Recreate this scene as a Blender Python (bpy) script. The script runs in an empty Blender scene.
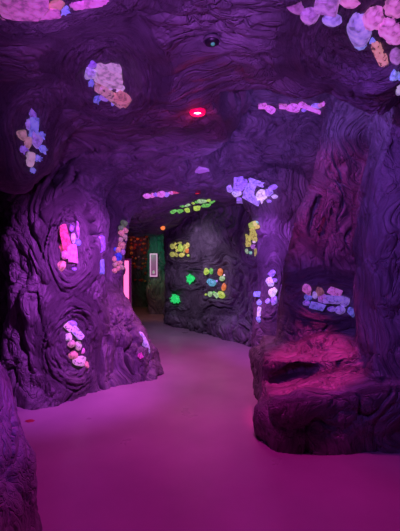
import bpy, bmesh, math, random
import numpy as np
from mathutils import Vector, Matrix

random.seed(7)
C = bpy.context.scene.collection
SC = bpy.context.scene
F32 = np.float32

# ------------------------------------------------------------------ camera
FPX, HOR, CAMZ = 380.0, 256.0, 1.55
PITCH = math.atan((265.5 - HOR) / FPX)
CAM = np.array([0.0, 0.0, CAMZ])
FWD = np.array([0, math.cos(PITCH), -math.sin(PITCH)])
UPV = np.array([0, math.sin(PITCH), math.cos(PITCH)])
RGT = np.array([1.0, 0, 0])


def ray(px, py):
    d = FWD + RGT * (px - 200) / FPX + UPV * (265.5 - py) / FPX
    return d / np.linalg.norm(d)


cd = bpy.data.cameras.new('camera')
cam = bpy.data.objects.new('camera', cd)
C.objects.link(cam)
cam.location = CAM
cam.rotation_euler = (math.pi / 2 - PITCH, 0, 0)
cd.sensor_fit = 'VERTICAL'
cd.sensor_height = 36.0
cd.lens = 36.0 * FPX / 531.0
cd.clip_start = 0.02
SC.camera = cam


# ------------------------------------------------------------------ numpy noise
def _hash(ix, iy, iz, seed):
    h = (ix.astype(np.int64) * 374761393 + iy.astype(np.int64) * 668265263 + iz.astype(np.int64) * 2147483647 + seed * 974634777) & 0xFFFFFFFF
    h = ((h ^ (h >> 13)) * 1274126177) & 0xFFFFFFFF
    h = ((h ^ (h >> 16)) * 2246822519) & 0xFFFFFFFF
    return h ^ (h >> 15)


_ang = np.random.RandomState(3).randn(256, 3)
GRAD = (_ang / np.linalg.norm(_ang, axis=1)[:, None]).astype(F32)


def noise(q, seed=0):
    q = np.asarray(q, dtype=np.float32)
    i = np.floor(q)
    f = q - i
    i = i.astype(np.int64)
    u = f * f * f * (f * (f * 6 - 15) + 10)
    out = np.zeros(len(q), F32)
    for dx in (0, 1):
        wx = u[:, 0] if dx else 1 - u[:, 0]
        for dy in (0, 1):
            wy = u[:, 1] if dy else 1 - u[:, 1]
            for dz in (0, 1):
                wz = u[:, 2] if dz else 1 - u[:, 2]
                g = GRAD[_hash(i[:, 0] + dx, i[:, 1] + dy, i[:, 2] + dz, seed) & 255]
                dot = g[:, 0] * (f[:, 0] - dx) + g[:, 1] * (f[:, 1] - dy) + g[:, 2] * (f[:, 2] - dz)
                out += wx * wy * wz * dot
    return out * 1.5


def sst(a, b, t):
    t = np.clip((t - a) / (b - a), 0, 1)
    return t * t * (3 - 2 * t)


def smin(a, b, k):
    h = np.maximum(k - np.abs(a - b), 0) / k
    return np.minimum(a, b) - h * h * k * 0.25


def lerpz(z, zs, vs):
    return np.interp(z, zs, vs).astype(F32)


# ------------------------------------------------------------------ the cave as solids (negative inside rock)
def f_ceiling(x, y, z):
    h = 2.66 + 0.05 * np.sin(x * 1.7 + 1) + 0 * y
    dome = sst(0.12, 0.55, x + 0.10 * np.sin(y * 3)) * sst(2.72, 3.0, y)
    dome = dome * (1 - sst(4.1, 5.9, y))
    h = h + 0.66 * dome
    h = h - 0.20 * sst(4.5, 5.6, y) - 0.06 * sst(6.5, 8, y)
    h = h - 0.26 * sst(0.1, -0.9, x) * sst(4.6, 5.8, y)
    h = h + 0.12 * sst(-0.9, 0.1, x) * (1 - sst(0.1, 0.7, x)) * sst(4.3, 4.7, y) * (1 - sst(4.9, 5.5, y))
    # a raised fold where the front slab turns down into the right corner
    h = h - 0.10 * np.exp(-((x - 0.95 - 0.35 * (y - 1.9)) / 0.16) ** 2) * (y < 2.9)
    return (h - z) * 0.75


def f_wall_left(x, y, z):
    wl = -1.62 - 1.25 * sst(2.35, 2.9, y) + 0.55 * sst(4.6, 5.6, y) - 0.1 * sst(6.2, 6.8, y)
    return (x - wl) * 0.7


def f_wall_right(x, y, z):
    wr = 2.35 - 0.92 * sst(2.85, 3.15, y) + 0.24 * sst(3.45, 3.95, y) - 0.3 * sst(5.0, 5.7, y)
    wr = wr + 0.10 * sst(2.1, 2.7, z) * sst(2.9, 3.2, y)
    return (wr - x) * 0.6


def f_outcrop(x, y, z):
    r = lerpz(z, [-.1, 0.2, 0.45, 0.75, 1.05, 1.4, 1.8], [.70, .66, .61, .55, .45, .30, .12])
    return (np.sqrt((x + 1.48) ** 2 + ((y - 1.72) * 0.85) ** 2) - r) * 0.85


def f_overhang(x, y, z):
    d = np.sqrt(((x + 1.52) / .44) ** 2 + ((y - 3.0) / .52) ** 2 + ((z - 2.72) / .66) ** 2)
    return (d - 1) * 0.45


def cyl(x, y, z, zs, cxs, cys, rs):
    cx, cy, r = lerpz(z, zs, cxs), lerpz(z, zs, cys), lerpz(z, zs, rs)
    return (np.sqrt((x - cx) ** 2 + (y - cy) ** 2) - r) * 0.9


def f_pillar_left(x, y, z):
    a = cyl(x, y, z, [-.1, .3, .8, 1.3, 1.9, 2.3, 2.7],
            [-1.80, -1.76, -1.71, -1.69, -1.68, -1.66, -1.58],
            [4.36, 4.40, 4.46, 4.50, 4.52, 4.52, 4.55],
            [.56, .54, .53, .53, .54, .55, .66])
    # capsule flank towards the right
    zs = [-.1, .3, .6, .9, 1.1, 1.35]
    bx = lerpz(z, zs, [-0.96, -1.04, -1.14, -1.24, -1.32, -1.40])
    by = lerpz(z, zs, [5.02, 5.03, 5.05, 5.07, 5.1, 5.15])
    r = lerpz(z, zs, [.47, .42, .37, .32, .26, .05])
    ax, ay = -1.75, 4.42
    dx, dy = bx - ax, by - ay
    t = np.clip(((x - ax) * dx + (y - ay) * dy) / (dx * dx + dy * dy), 0, 1)
    b = (np.sqrt((x - ax - t * dx) ** 2 + (y - ay - t * dy) ** 2) - r) * 0.9
    c = cyl(x, y, z, [-.1, 1.2, 1.5, 2.0, 2.4],
            [-1.40, -1.42, -1.41, -1.33, -1.26], [5.40, 5.40, 5.40, 5.38, 5.35],
            [.34, .30, .29, .30, .40])
    return smin(smin(a, b, .14), c, .06)


def f_trunk_right(x, y, z):
    return cyl(x, y, z, [-.1, .6, 1.0, 1.5, 2.0, 2.5, 3.0, 3.4],
               [1.22, 1.27, 1.32, 1.34, 1.36, 1.42, 1.58, 1.72],
               [4.35, 4.32, 4.28, 4.25, 4.2, 4.15, 4.10, 4.1],
               [.46, .43, .39, .34, .27, .21, .23, .32])


def f_pier(x, y, z):
    return cyl(x, y, z, [-.1, .3, .9, 1.5, 2.1, 2.5],
               [1.16, 1.18, 1.20, 1.21, 1.20, 1.12], [5.72, 5.72, 5.72, 5.72, 5.72, 5.72],
               [.42, .37, .33, .32, .35, .52])


def rbox(x, y, z, c, h, r, rot=0.0):
    X, Y, Z = x - c[0], y - c[1], z - c[2]
    ca, sa = math.cos(rot), math.sin(rot)
    X, Y = X * ca + Y * sa, -X * sa + Y * ca
    qx, qy, qz = np.abs(X) - h[0] + r, np.abs(Y) - h[1] + r, np.abs(Z) - h[2] + r
    return np.sqrt(np.maximum(qx, 0) ** 2 + np.maximum(qy, 0) ** 2 + np.maximum(qz, 0) ** 2) + np.minimum(np.maximum(qx, np.maximum(qy, qz)), 0) - r


def f_bench(x, y, z):
    zt = z - .13 * np.clip(x - .5, 0, 1) - .10 * np.clip(y - 3.2, 0, .8)
    low = rbox(x, y, zt, (1.54, 3.70, 0.06), (.96, .77, .345), .09, -0.03)
    up = rbox(x, y, z - .14 * np.clip(x - .6, 0, .8), (1.60, 4.00, 0.28), (.94, .62, .27), .07, -0.16)
    foot = np.sqrt(((x - .57) / .12) ** 2 + ((y - 3.25) / .2) ** 2 + ((z - .12) / .2) ** 2)
    foot = (foot - 1) * .15
    slope = rbox(x, y, z, (1.6, 4.2, .4), (.52, .5, .34), .2, 0)
    s = smin(smin(smin(low, up, .04), foot, .08), slope, .15)
    hol = np.sqrt(((x - .84 - .2 * (z - .45)) / .27) ** 2 + ((y - 3.40) / .22) ** 2 + ((z - .45 - .15 * (x - .84)) / .085) ** 2)
    hol = (hol - 1) * .08
    k = .04
    h = np.maximum(k - np.abs(s + hol), 0) / k
    return np.maximum(s, -hol) + h * h * k * .25


def f_far(x, y, z):
    d = (x + 0.93) * -.787 + (y - 8.9) * -.616
    d = d + 0.10 * np.exp(-((z - .15) / .25) ** 2) * -1
    d = d - 0.16 * np.exp(-(((z - 1.95) / .45) ** 2 + ((x - 0.25) / .45) ** 2))
    e = -(x + 0.82) + 0 * y
    k = .2
    h = np.maximum(k - np.abs(d - e), 0) / k
    return np.maximum(d, e) + h * h * k * .25


def f_green(x, y, z):
    return rbox(x, y, z, (-0.75, 10.55, 1.4), (.66, .5, 1.8), .12)


def f_end(x, y, z):
    return 11.55 - y + 0 * x


# name, kind, function, smooth radius, fold amplitude, vertical frequency
PRIMS = [
    ('ceiling', 'structure', f_ceiling, .12, .085),
    ('wall_left', 'structure', f_wall_left, .2, .07),
    ('wall_right', 'structure', f_wall_right, .2, .08),
    ('rock_outcrop', 'thing', f_outcrop, .15, .06),
    ('rock_overhang', 'thing', f_overhang, .16, .08),
    ('rock_pillar', 'thing', f_pillar_left, .22, .125),
    ('leaning_rock_trunk', 'thing', f_trunk_right, .20, .07),
    ('rock_pier', 'thing', f_pier, .06, .075),
    ('rock_bench', 'thing', f_bench, .07, .06),
    ('wall_back', 'structure', f_far, .12, .15),
    ('wall_corridor', 'structure', f_green, .08, .09),
    ('wall_end', 'structure', f_end, .1, .07),
]


# hollow knots in the trunks, and the root strands that cross them
HOLLOWS = [((1.26, 3.93, 1.97), (.12, .24, .26), .18), ((-1.50, 4.02, 2.42), (.20, .24, .15), .2), ((-1.34, 5.05, 1.98), (.06, .16, .16), 0)]
STRANDS = [((1.20, 3.97, 1.70), (1.31, 3.96, 2.24), .028), ((1.30, 3.97, 1.72), (1.36, 3.97, 2.2), .02),
           ((-1.62, 4.0, 2.28), (-1.42, 3.98, 2.58), .03), ((-1.45, 4.03, 2.25), (-1.30, 4.02, 2.55), .035)]


def rock(x, y, z):
    s = None
    for n, k, f, r, a in PRIMS:
        v = f(x, y, z)
        s = v if s is None else smin(s, v, r)
    for (cx, cy, cz), (rx, ry, rz), lean in HOLLOWS:
        X = x - cx - lean * (z - cz)
        e = (np.sqrt((X / rx) ** 2 + ((y - cy) / ry) ** 2 + ((z - cz) / rz) ** 2) - 1) * min(rx, rz)
        k = .05
        h = np.maximum(k - np.abs(s + e), 0) / k
        s = np.maximum(s, -e) + h * h * k * .25
    for (a, b, r) in STRANDS:
        a_, b_ = np.array(a), np.array(b)
        d = b_ - a_
        t = np.clip(((x - a_[0]) * d[0] + (y - a_[1]) * d[1] + (z - a_[2]) * d[2]) / (d @ d), 0, 1)
        c = np.sqrt((x - a_[0] - t * d[0]) ** 2 + (y - a_[1] - t * d[1]) ** 2 + (z - a_[2] - t * d[2]) ** 2) - r
        s = smin(s, c.astype(F32), .05)
    return s


def grad(p):
    p = np.atleast_2d(np.asarray(p, float))
    e = .03
    g = np.zeros_like(p)
    for a in range(3):
        d = np.zeros(3)
        d[a] = e
        q0, q1 = (p - d).astype(F32), (p + d).astype(F32)
        g[:, a] = rock(q1[:, 0], q1[:, 1], q1[:, 2]) - rock(q0[:, 0], q0[:, 1], q0[:, 2])
    return g / (np.linalg.norm(g, axis=1)[:, None] + 1e-9)


def trace(px, py):
    d = ray(px, py)
    t = np.arange(.4, 14, .01)
    p = CAM[None] + t[:, None] * d[None]
    p = p.astype(F32)
    s = rock(p[:, 0], p[:, 1], p[:, 2])
    w = np.where(s < 0)[0]
    i = w[0] if len(w) else len(t) - 1
    return p[i].astype(float)


# ------------------------------------------------------------------ surface nets
def surface(lo, hi, h):
    n = [int(round((hi[a] - lo[a]) / h)) + 1 for a in range(3)]
    ax = [(lo[a] + h * np.arange(n[a])).astype(F32) for a in range(3)]
    S = np.empty(n, F32)
    st = 24
    for j in range(0, n[1], st):
        X, Y, Z = np.meshgrid(ax[0], ax[1][j:j + st], ax[2], indexing='ij')
        S[:, j:j + st] = rock(X, Y, Z)
    I = S < 0
    cnt = np.zeros([m - 1 for m in n], np.int8)
    for a in (0, 1):
        for b in (0, 1):
            for c in (0, 1):
                cnt += I[a:n[0] - 1 + a, b:n[1] - 1 + b, c:n[2] - 1 + c]
    act = (cnt > 0) & (cnt < 8)
    ci = np.argwhere(act)
    idx = np.full(act.shape, -1, np.int32)
    idx[act] = np.arange(len(ci))
    pos = np.zeros((len(ci), 3))
    w = np.zeros(len(ci))
    for axn in range(3):
        o = [a for a in range(3) if a != axn]
        for a in (0, 1):
            for b in (0, 1):
                off = np.zeros(3, int)
                off[o[0]], off[o[1]] = a, b
                off2 = off.copy()
                off2[axn] = 1
                p0, p1 = ci + off, ci + off2
                s0, s1 = S[tuple(p0.T)], S[tuple(p1.T)]
                m = (s0 < 0) != (s1 < 0)
                t = s0[m] / (s0[m] - s1[m])
                q = p0[m].astype(float)
                q[:, axn] += t
                pos[m] += q
                w[m] += 1
    pos = pos / w[:, None] * h + np.array(lo)
    quads = []
    for axn in range(3):
        b, c = (axn + 1) % 3, (axn + 2) % 3
        s0 = [slice(None)] * 3
        s1 = [slice(None)] * 3
        s0[axn], s1[axn] = slice(0, -1), slice(1, None)
        ch = np.argwhere(I[tuple(s0)] != I[tuple(s1)])
        ok = (ch[:, b] > 0) & (ch[:, c] > 0) & (ch[:, b] < n[b] - 1) & (ch[:, c] < n[c] - 1)
        ch = ch[ok]
        inside = I[tuple(ch.T)]
        q = []
        for db, dc in ((-1, -1), (0, -1), (0, 0), (-1, 0)):
            cc = ch.copy()
            cc[:, b] += db
            cc[:, c] += dc
            q.append(idx[tuple(cc.T)])
        q = np.stack(q, 1)
        q[~inside] = q[~inside][:, ::-1]
        quads.append(q)
    return pos, np.concatenate(quads)


def vnormals(v, q):
    fn = np.cross(v[q[:, 2]] - v[q[:, 0]], v[q[:, 3]] - v[q[:, 1]])
    vn = np.zeros_like(v)
    for a in range(4):
        for k in range(3):
            vn[:, k] += np.bincount(q[:, a], weights=fn[:, k], minlength=len(v))
    return vn / (np.linalg.norm(vn, axis=1)[:, None] + 1e-12)


def smooth(v, q, it):
    for _ in range(it):
        acc = np.zeros_like(v)
        w = np.zeros(len(v))
        for a in range(4):
            i, j = q[:, a], q[:, (a + 1) % 4]
            w += np.bincount(i, minlength=len(v)) + np.bincount(j, minlength=len(v))
            for k in range(3):
                acc[:, k] += np.bincount(i, weights=v[j, k], minlength=len(v)) + np.bincount(j, weights=v[i, k], minlength=len(v))
        v = v * .4 + .6 * acc / np.maximum(w, 1)[:, None]
    return v


def subdivide(v, q):
    n = len(v)
    e = np.sort(np.concatenate([np.stack([q[:, a], q[:, (a + 1) % 4]], 1) for a in range(4)]), axis=1)
    key = e[:, 0].astype(np.int64) * n + e[:, 1]
    uk, inv = np.unique(key, return_inverse=True)
    ev = (v[uk // n] + v[uk % n]) / 2
    fv = v[q].mean(axis=1)
    m = len(q)
    ei = [n + inv[a * m:(a + 1) * m] for a in range(4)]
    fi = n + len(uk) + np.arange(m)
    out = np.concatenate([np.stack([q[:, a], ei[a], fi, ei[(a + 3) % 4]], 1) for a in range(4)])
    return np.concatenate([v, ev, fv]), out


# ------------------------------------------------------------------ clusters of minerals (photo coordinates only say where on the rock each one sits)
# niche: centre, half sizes, depth (m), exponent
NICHES = {
    'ceiling front': ((55, 2), (62, 22), .035, 2),
    'ceiling oval': ((107, 84), (27, 25), .02, 2),
    'overhang': ((33, 141), (14, 33), .035, 2),
    'pillar upper': ((69, 247), (14, 30), .035, 2),
    'pillar lower': ((76, 344), (15, 29), .035, 2),
    'far mixed': ((214, 282), (13, 16), .05, 5),
    'far yellow': ((181, 250), (12, 9), .05, 5),
    'far green high': ((192, 279), (9, 8), .04, 5),
    'far green low': ((177, 298), (8, 8), .04, 5),
    'far column': ((252, 238), (8, 19), .06, 2),
    'pier': ((271, 288), (9, 24), .03, 2),
    'right wall': ((329, 300), (27, 16), .03, 2),
    'ceiling corner': ((372, 35), (52, 52), .035, 2),
    'knot': ((318, 216), (10, 22), .0, 2),
    'pillar knot': ((106, 221), (5, 11), .0, 2),
}


def tangent(c, n, px, py, dpx, dpy, clamp=3.0):
    """vector on the tangent plane at c (normal n) that spans the picture offset dpx, dpy"""
    depth = np.dot(c - CAM, FWD)
    flat = (RGT * dpx - UPV * dpy) * depth / FPX
    d = ray(px + dpx, py + dpy)
    den = np.dot(d, n)
    v = flat
    if abs(den) > .05:
        t = np.dot(c - CAM, n) / den
        if t > 0:
            v = CAM + d * t - c
    v = v - n * np.dot(v, n)
    lf, l = np.linalg.norm(flat), np.linalg.norm(v)
    if l > lf * clamp:
        v = v * lf * clamp / l
    return v


NF = []
for nm, ((px, py), (hx, hy), dep, ex) in NICHES.items():
    c = trace(px, py)
    n = grad(c)[0]
    a = tangent(c, n, px, py, hx, 0, 2.2)
    b = tangent(c, n, px, py, 0, -hy, 2.2)
    NF.append((nm, c, n, a, b, dep, ex))

V, Q = surface((-3.05, -1.0, -0.06), (2.7, 11.9, 3.5), .022)
V = smooth(V, Q, 3)
V, Q = subdivide(V, Q)
V = smooth(V, Q, 1)
N = vnormals(V, Q)

fc = V[Q].mean(axis=1).astype(F32)
LAB = np.argmin(np.stack([f(fc[:, 0], fc[:, 1], fc[:, 2]) for _, _, f, _, _ in PRIMS]), axis=0)
AMPF = np.array([p[4] for p in PRIMS])
va = np.zeros(len(V))
vw = np.zeros(len(V))
for k in range(4):
    va += np.bincount(Q[:, k], weights=AMPF[LAB], minlength=len(V))
    vw += np.bincount(Q[:, k], minlength=len(V))
AMP = va / np.maximum(vw, 1)
AMP = smooth(np.stack([AMP] * 3, 1), Q, 6)[:, 0]

P = V.astype(F32)


def billow(q, seed):
    return np.sqrt(np.abs(noise(q, seed)) + .004)


def pattern(q):
    n1 = noise(q, 1)
    d = 1.0 * (np.sqrt(np.abs(n1) + .003) - .45)
    d += .45 * (billow(q * 2.1 + 7.1, 2) - .45)
    d += .20 * (billow(q * 4.7 + 3.7, 3) - .45)
    # narrow cracks that open and close along the grain
    n4 = noise(q * np.array([1.3, 1.3, 1.0], F32) + 31.0, 4)
    d -= .85 * np.exp(-(n4 / .055) ** 2) * sst(-.15, .25, noise(q * .7 + 60, 5))
    return d


warp = np.stack([noise(P * 1.25, 11), noise(P * 1.25 + 9, 12), noise(P * 1.25 + 17, 13)], 1)
warp2 = np.stack([noise(P * 3.1, 14), noise(P * 3.1 + 9, 15), noise(P * 3.1 + 17, 16)], 1)
qv = P * np.array([3.5, 3.5, .75], F32) + warp * 1.0 + warp2 * .40
qc = np.stack([P[:, 0] * 1.1 + P[:, 1] * .5, P[:, 1] * 3.1 - P[:, 0] * .5, P[:, 2] * 3.0], 1) + warp * 1.3 + warp2 * .35
wv = sst(.85, .45, np.abs(N[:, 2]))
DV = np.zeros(len(V))
m = wv > 0
DV[m] = pattern(qv[m]) * wv[m]
m = wv < 1
DV[m] += pattern(qc[m].astype(F32)) * (1 - wv[m])
D = DV * AMP * .80
FLOW = qv * wv[:, None] + qc * (1 - wv[:, None])
fine = noise(P * 14, 31) * .5 + noise(P * 30, 32) * .3
for nm, c, n, a, b, dep, ex in NF:
    R = V - c
    la, lb = np.linalg.norm(a), np.linalg.norm(b)
    near = (R * R).sum(1) < (max(la, lb) * 3.2) ** 2
    ii = np.where(near)[0]
    r = R[ii]
    M = np.linalg.pinv(np.stack([a, b, n], 1))
    uvw = r @ M.T
    u, v, w = uvw[:, 0], uvw[:, 1], uvw[:, 2]
    e = (np.abs(u) ** ex + np.abs(v) ** ex) ** (1.0 / ex)
    e0 = e
    e = e * (1 + .22 * warp[ii, 0] + .16 * warp2[ii, 1])
    facing = (N[ii] @ n > .2) & (np.abs(w) < .45)
    mix = sst(2.1, 1.35, e) * facing
    th = np.arctan2(v, u)
    qn = np.stack([e * 4.2, np.cos(th) * .8, np.sin(th) * .8], 1) + warp2[ii] * .55 + warp[ii] * .6
    FLOW[ii] = FLOW[ii] * (1 - mix[:, None]) + qn * mix[:, None]
    Dn = pattern(qn.astype(F32)) * AMP[ii] * .62
    Dn = Dn + np.minimum(dep * .3, .016) * np.exp(-((e - 1.32) / .2) ** 2) * (ex < 4)
    D[ii] = D[ii] * (1 - mix) + Dn * mix
    inn = sst(1.15, .85, e) * facing
    D[ii] = D[ii] * (1 - .4 * inn) - dep * inn
D = D + fine * .007
# big slow lumps
D = D + .06 * noise(P * 1.1 + 40, 41) + .05 * noise(P * np.array([3.2, 3.2, 2.2], F32) + 20, 42)
V = V + N * D[:, None]

# ------------------------------------------------------------------ materials
def mat(name):
    m = bpy.data.materials.new(name)
    m.use_nodes = True
    nt = m.node_tree
    nt.nodes.clear()
    out = nt.nodes.new('ShaderNodeOutputMaterial')
    b = nt.nodes.new('ShaderNodeBsdfPrincipled')
    nt.links.new(b.outputs[0], out.inputs[0])
    return m, nt, b


def ramp(nt, stops):
    r = nt.nodes.new('ShaderNodeValToRGB')
    el = r.color_ramp.elements
    el[0].position, el[0].color = stops[0][0], (*stops[0][1], 1)
    el[1].position, el[1].color = stops[-1][0], (*stops[-1][1], 1)
    for p, c in stops[1:-1]:
        x = el.new(p)
        x.color = (*c, 1)
    return r


def tex(nt, kind, scale, detail=4, coord=None, stretch=None, **kw):
    t = nt.nodes.new(kind)
    for k, v in kw.items():
        if k in t.inputs:
            t.inputs[k].default_value = v
    if 'Scale' in t.inputs:
        t.inputs['Scale'].default_value = scale
    if 'Detail' in t.inputs:
        t.inputs['Detail'].default_value = detail
    tc = nt.nodes.new('ShaderNodeTexCoord')
    src = tc.outputs[coord or 'Object']
    if stretch:
        mp = nt.nodes.new('ShaderNodeMapping')
        mp.inputs['Scale'].default_value = stretch
        nt.links.new(src, mp.inputs[0])
        src = mp.outputs[0]
    nt.links.new(src, t.inputs['Vector'])
    return t


def rock_mat(name, c0, c1, rough=.55):
    m, nt, b = mat(name)
    L = nt.links.new
    r = ramp(nt, [(.33, c0), (.5, tuple(.5 * (p_ + q_) for p_, q_ in zip(c0, c1))), (.68, c1)])
    L(r.outputs[0], b.inputs['Base Color'])
    b.inputs['Roughness'].default_value = rough
    at = nt.nodes.new('ShaderNodeAttribute')
    at.attribute_name = 'flow'

    def flow_noise(scale, detail, rg=.55):
        t = nt.nodes.new('ShaderNodeTexNoise')
        t.inputs['Scale'].default_value = scale
        t.inputs['Detail'].default_value = detail
        t.inputs['Roughness'].default_value = rg
        L(at.outputs['Vector'], t.inputs['Vector'])
        return t

    def math_(op, a_, b_=None, c_=None):
        n = nt.nodes.new('ShaderNodeMath')
        n.operation = op
        for i_, v_ in enumerate((a_, b_, c_)):
            if v_ is None:
                continue
            if hasattr(v_, 'links'):
                L(v_, n.inputs[i_])
            else:
                n.inputs[i_].default_value = v_
        return n.outputs[0]

    n1 = tex(nt, 'ShaderNodeTexNoise', 3.0, 6)
    mixv = math_('MULTIPLY_ADD', flow_noise(4.5, 7, .62).outputs[0], .6, math_('MULTIPLY', n1.outputs[0], .4))
    L(mixv, r.inputs[0])

    # creases: |noise - .5| along the grain, two widths, plus fine grit
    def crease(scale, width):
        t = flow_noise(scale, 1.5)
        d = math_('ABSOLUTE', math_('SUBTRACT', t.outputs[0], .5))
        return math_('MINIMUM', math_('DIVIDE', d, width), 1.0)
    h = math_('MULTIPLY', crease(2.6, .03), .7)
    h = math_('MULTIPLY_ADD', crease(5.5, .05), .28, h)
    h = math_('MULTIPLY_ADD', flow_noise(7, 6, .6).outputs[0], .9, h)
    g = tex(nt, 'ShaderNodeTexNoise', 60, 5)
    h = math_('MULTIPLY_ADD', g.outputs[0], .22, h)
    bp = nt.nodes.new('ShaderNodeBump')
    bp.inputs['Strength'].default_value = .75
    bp.inputs['Distance'].default_value = .020
    L(h, bp.inputs['Height'])
    L(bp.outputs[0], b.inputs['Normal'])
    return m


ROCK_V = rock_mat('rock_wall_grain', (.05, .042, .05), (.25, .23, .25))
ROCK_C = rock_mat('rock_ceiling_grain', (.05, .042, .05), (.23, .21, .23))
ROCK_B = rock_mat('rock_bench_grain', (.05, .042, .05), (.23, .21, .23))

LABELS = {
    'rock_outcrop': ('sculpted rock outcrop rising from the floor at the near bottom left corner', 'rock'),
    'rock_overhang': ('rounded rock bulge hanging from the ceiling at upper left, with blue minerals', 'rock'),
    'rock_pillar': ('wide purple-lit rock pillar flaring at its base, left of the passage', 'pillar'),
    'leaning_rock_trunk': ('leaning tree-like rock trunk with a dark hollow knot above the rock bench', 'pillar'),
    'rock_pier': ('narrow upright rock pier between the far panelled wall and the leaning trunk', 'pillar'),
    'rock_bench': ('low rock ledge with a flat magenta-lit top, jutting onto the floor at right', 'ledge'),
}


def np_mesh(name, v, q):
    me = bpy.data.meshes.new(name)
    me.vertices.add(len(v))
    me.vertices.foreach_set('co', v.astype(F32).ravel())
    me.loops.add(len(q) * 4)
    me.loops.foreach_set('vertex_index', q.astype(np.int32).ravel())
    me.polygons.add(len(q))
    me.polygons.foreach_set('loop_start', (np.arange(len(q)) * 4).astype(np.int32))
    me.update(calc_edges=True)
    me.polygons.foreach_set('use_smooth', np.ones(len(q), bool))
    me.validate()
    return me


def tag(o, label=None, cat=None, group=None, kind=None):
    for k, v in (('label', label), ('category', cat), ('group', group), ('kind', kind)):
        if v:
            o[k] = v
    return o


for i, (nm, kind, f, r, a) in enumerate(PRIMS):
    q = Q[LAB == i]
    if not len(q):
        continue
    used, inv = np.unique(q, return_inverse=True)
    vv = V[used]
    base = np.array([vv[:, 0].mean(), vv[:, 1].mean(), 0.0]) if kind == 'thing' else np.zeros(3)
    me = np_mesh(nm, vv - base, inv.reshape(-1, 4))
    at = me.attributes.new('flow', 'FLOAT_VECTOR', 'POINT')
    at.data.foreach_set('vector', FLOW[used].astype(F32).ravel())
    me.materials.append(ROCK_C if nm in ('ceiling', 'rock_overhang') else ROCK_B if nm == 'rock_bench' else ROCK_V)
    o = bpy.data.objects.new(nm, me)
    o.location = base
    C.objects.link(o)
    if kind == 'structure':
        o['kind'] = 'structure'
    else:
        tag(o, *LABELS[nm])

# floor -----------------------------------------------------------------
m, nt, b = mat('polished_floor')
n1 = tex(nt, 'ShaderNodeTexNoise', 1.3, 6)
r = ramp(nt, [(.3, (.33, .23, .28)), (.7, (.43, .31, .36))])
nt.links.new(n1.outputs[0], r.inputs[0])
nt.links.new(r.outputs[0], b.inputs['Base Color'])
n2 = tex(nt, 'ShaderNodeTexNoise', 2.3, 5)
r2 = ramp(nt, [(.3, (.27, .27, .27)), (.75, (.45, .45, .45))])
nt.links.new(n2.outputs[0], r2.inputs[0])
nt.links.new(r2.outputs[0], b.inputs['Roughness'])
n3 = tex(nt, 'ShaderNodeTexNoise', 5, 3)
bp = nt.nodes.new('ShaderNodeBump')
bp.inputs['Strength'].default_value = .06
bp.inputs['Distance'].default_value = .02
nt.links.new(n3.outputs[0], bp.inputs['Height'])
nt.links.new(bp.outputs[0], b.inputs['Normal'])
FLOOR_MAT = m
bm = bmesh.new()
for x0, x1, y0, y1 in ((-3.1, 2.75, -1.1, 12.0),):
    vs = [bm.verts.new(p) for p in ((x0, y0, 0), (x1, y0, 0), (x1, y1, 0), (x0, y1, 0), (x0, y0, -.1), (x1, y0, -.1), (x1, y1, -.1), (x0, y1, -.1))]
    for fq in ((0, 1, 2, 3), (7, 6, 5, 4), (0, 4, 5, 1), (1, 5, 6, 2), (2, 6, 7, 3), (3, 7, 4, 0)):
        bm.faces.new([vs[k] for k in fq])
me = bpy.data.meshes.new('floor')
bm.to_mesh(me)
me.materials.append(FLOOR_MAT)
fl = bpy.data.objects.new('floor', me)
C.objects.link(fl)
fl['kind'] = 'structure'

# ------------------------------------------------------------------ minerals
_mats = {}


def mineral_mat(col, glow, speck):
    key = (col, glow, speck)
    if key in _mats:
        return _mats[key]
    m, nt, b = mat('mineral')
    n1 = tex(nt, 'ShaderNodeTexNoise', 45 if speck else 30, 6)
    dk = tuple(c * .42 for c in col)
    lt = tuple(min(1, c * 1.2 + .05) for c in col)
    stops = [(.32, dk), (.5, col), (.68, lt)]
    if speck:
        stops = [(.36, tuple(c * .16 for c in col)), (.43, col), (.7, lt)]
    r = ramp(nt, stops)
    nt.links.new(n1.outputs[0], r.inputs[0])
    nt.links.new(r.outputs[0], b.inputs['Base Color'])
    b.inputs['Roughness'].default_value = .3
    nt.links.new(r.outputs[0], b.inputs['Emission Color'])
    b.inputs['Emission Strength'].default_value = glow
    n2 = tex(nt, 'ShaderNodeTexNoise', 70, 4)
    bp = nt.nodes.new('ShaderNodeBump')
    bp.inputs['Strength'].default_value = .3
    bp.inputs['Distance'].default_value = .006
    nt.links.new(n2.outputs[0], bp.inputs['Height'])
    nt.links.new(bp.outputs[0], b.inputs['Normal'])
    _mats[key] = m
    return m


PAL = {
    'pink': (.82, .22, .64), 'hot': (.92, .24, .80), 'rose': (.80, .10, .24), 'tan': (.60, .33, .36), 'cream': (.72, .52, .62),
    'brown': (.42, .17, .20), 'salmon': (.80, .30, .34), 'lav': (.46, .27, .92), 'pale': (.66, .50, .98), 'white': (.95, .72, .98),
    'violet': (.36, .17, .80), 'dviolet': (.22, .08, .50), 'blue': (.24, .24, .85), 'sky': (.30, .30, .98), 'deep': (.05, .08, .70),
    'mauve': (.50, .18, .62), 'lime': (.50, .75, .10), 'yellow': (.72, .68, .14), 'green': (.16, .62, .10), 'neon': (.02, .75, .16),
    'moss': (.16, .24, .12), 'orange': (.85, .24, .06), 'teal': (.12, .42, .55), 'red': (.55, .05, .03), 'pgreen': (.40, .70, .30),
    'magenta': (.62, .05, .42), 'mint': (.30, .80, .45), 'olive': (.45, .45, .10), 'plum': (.34, .10, .36),
}
RS = np.random.RandomState(5)
GLOW = .58


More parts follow.
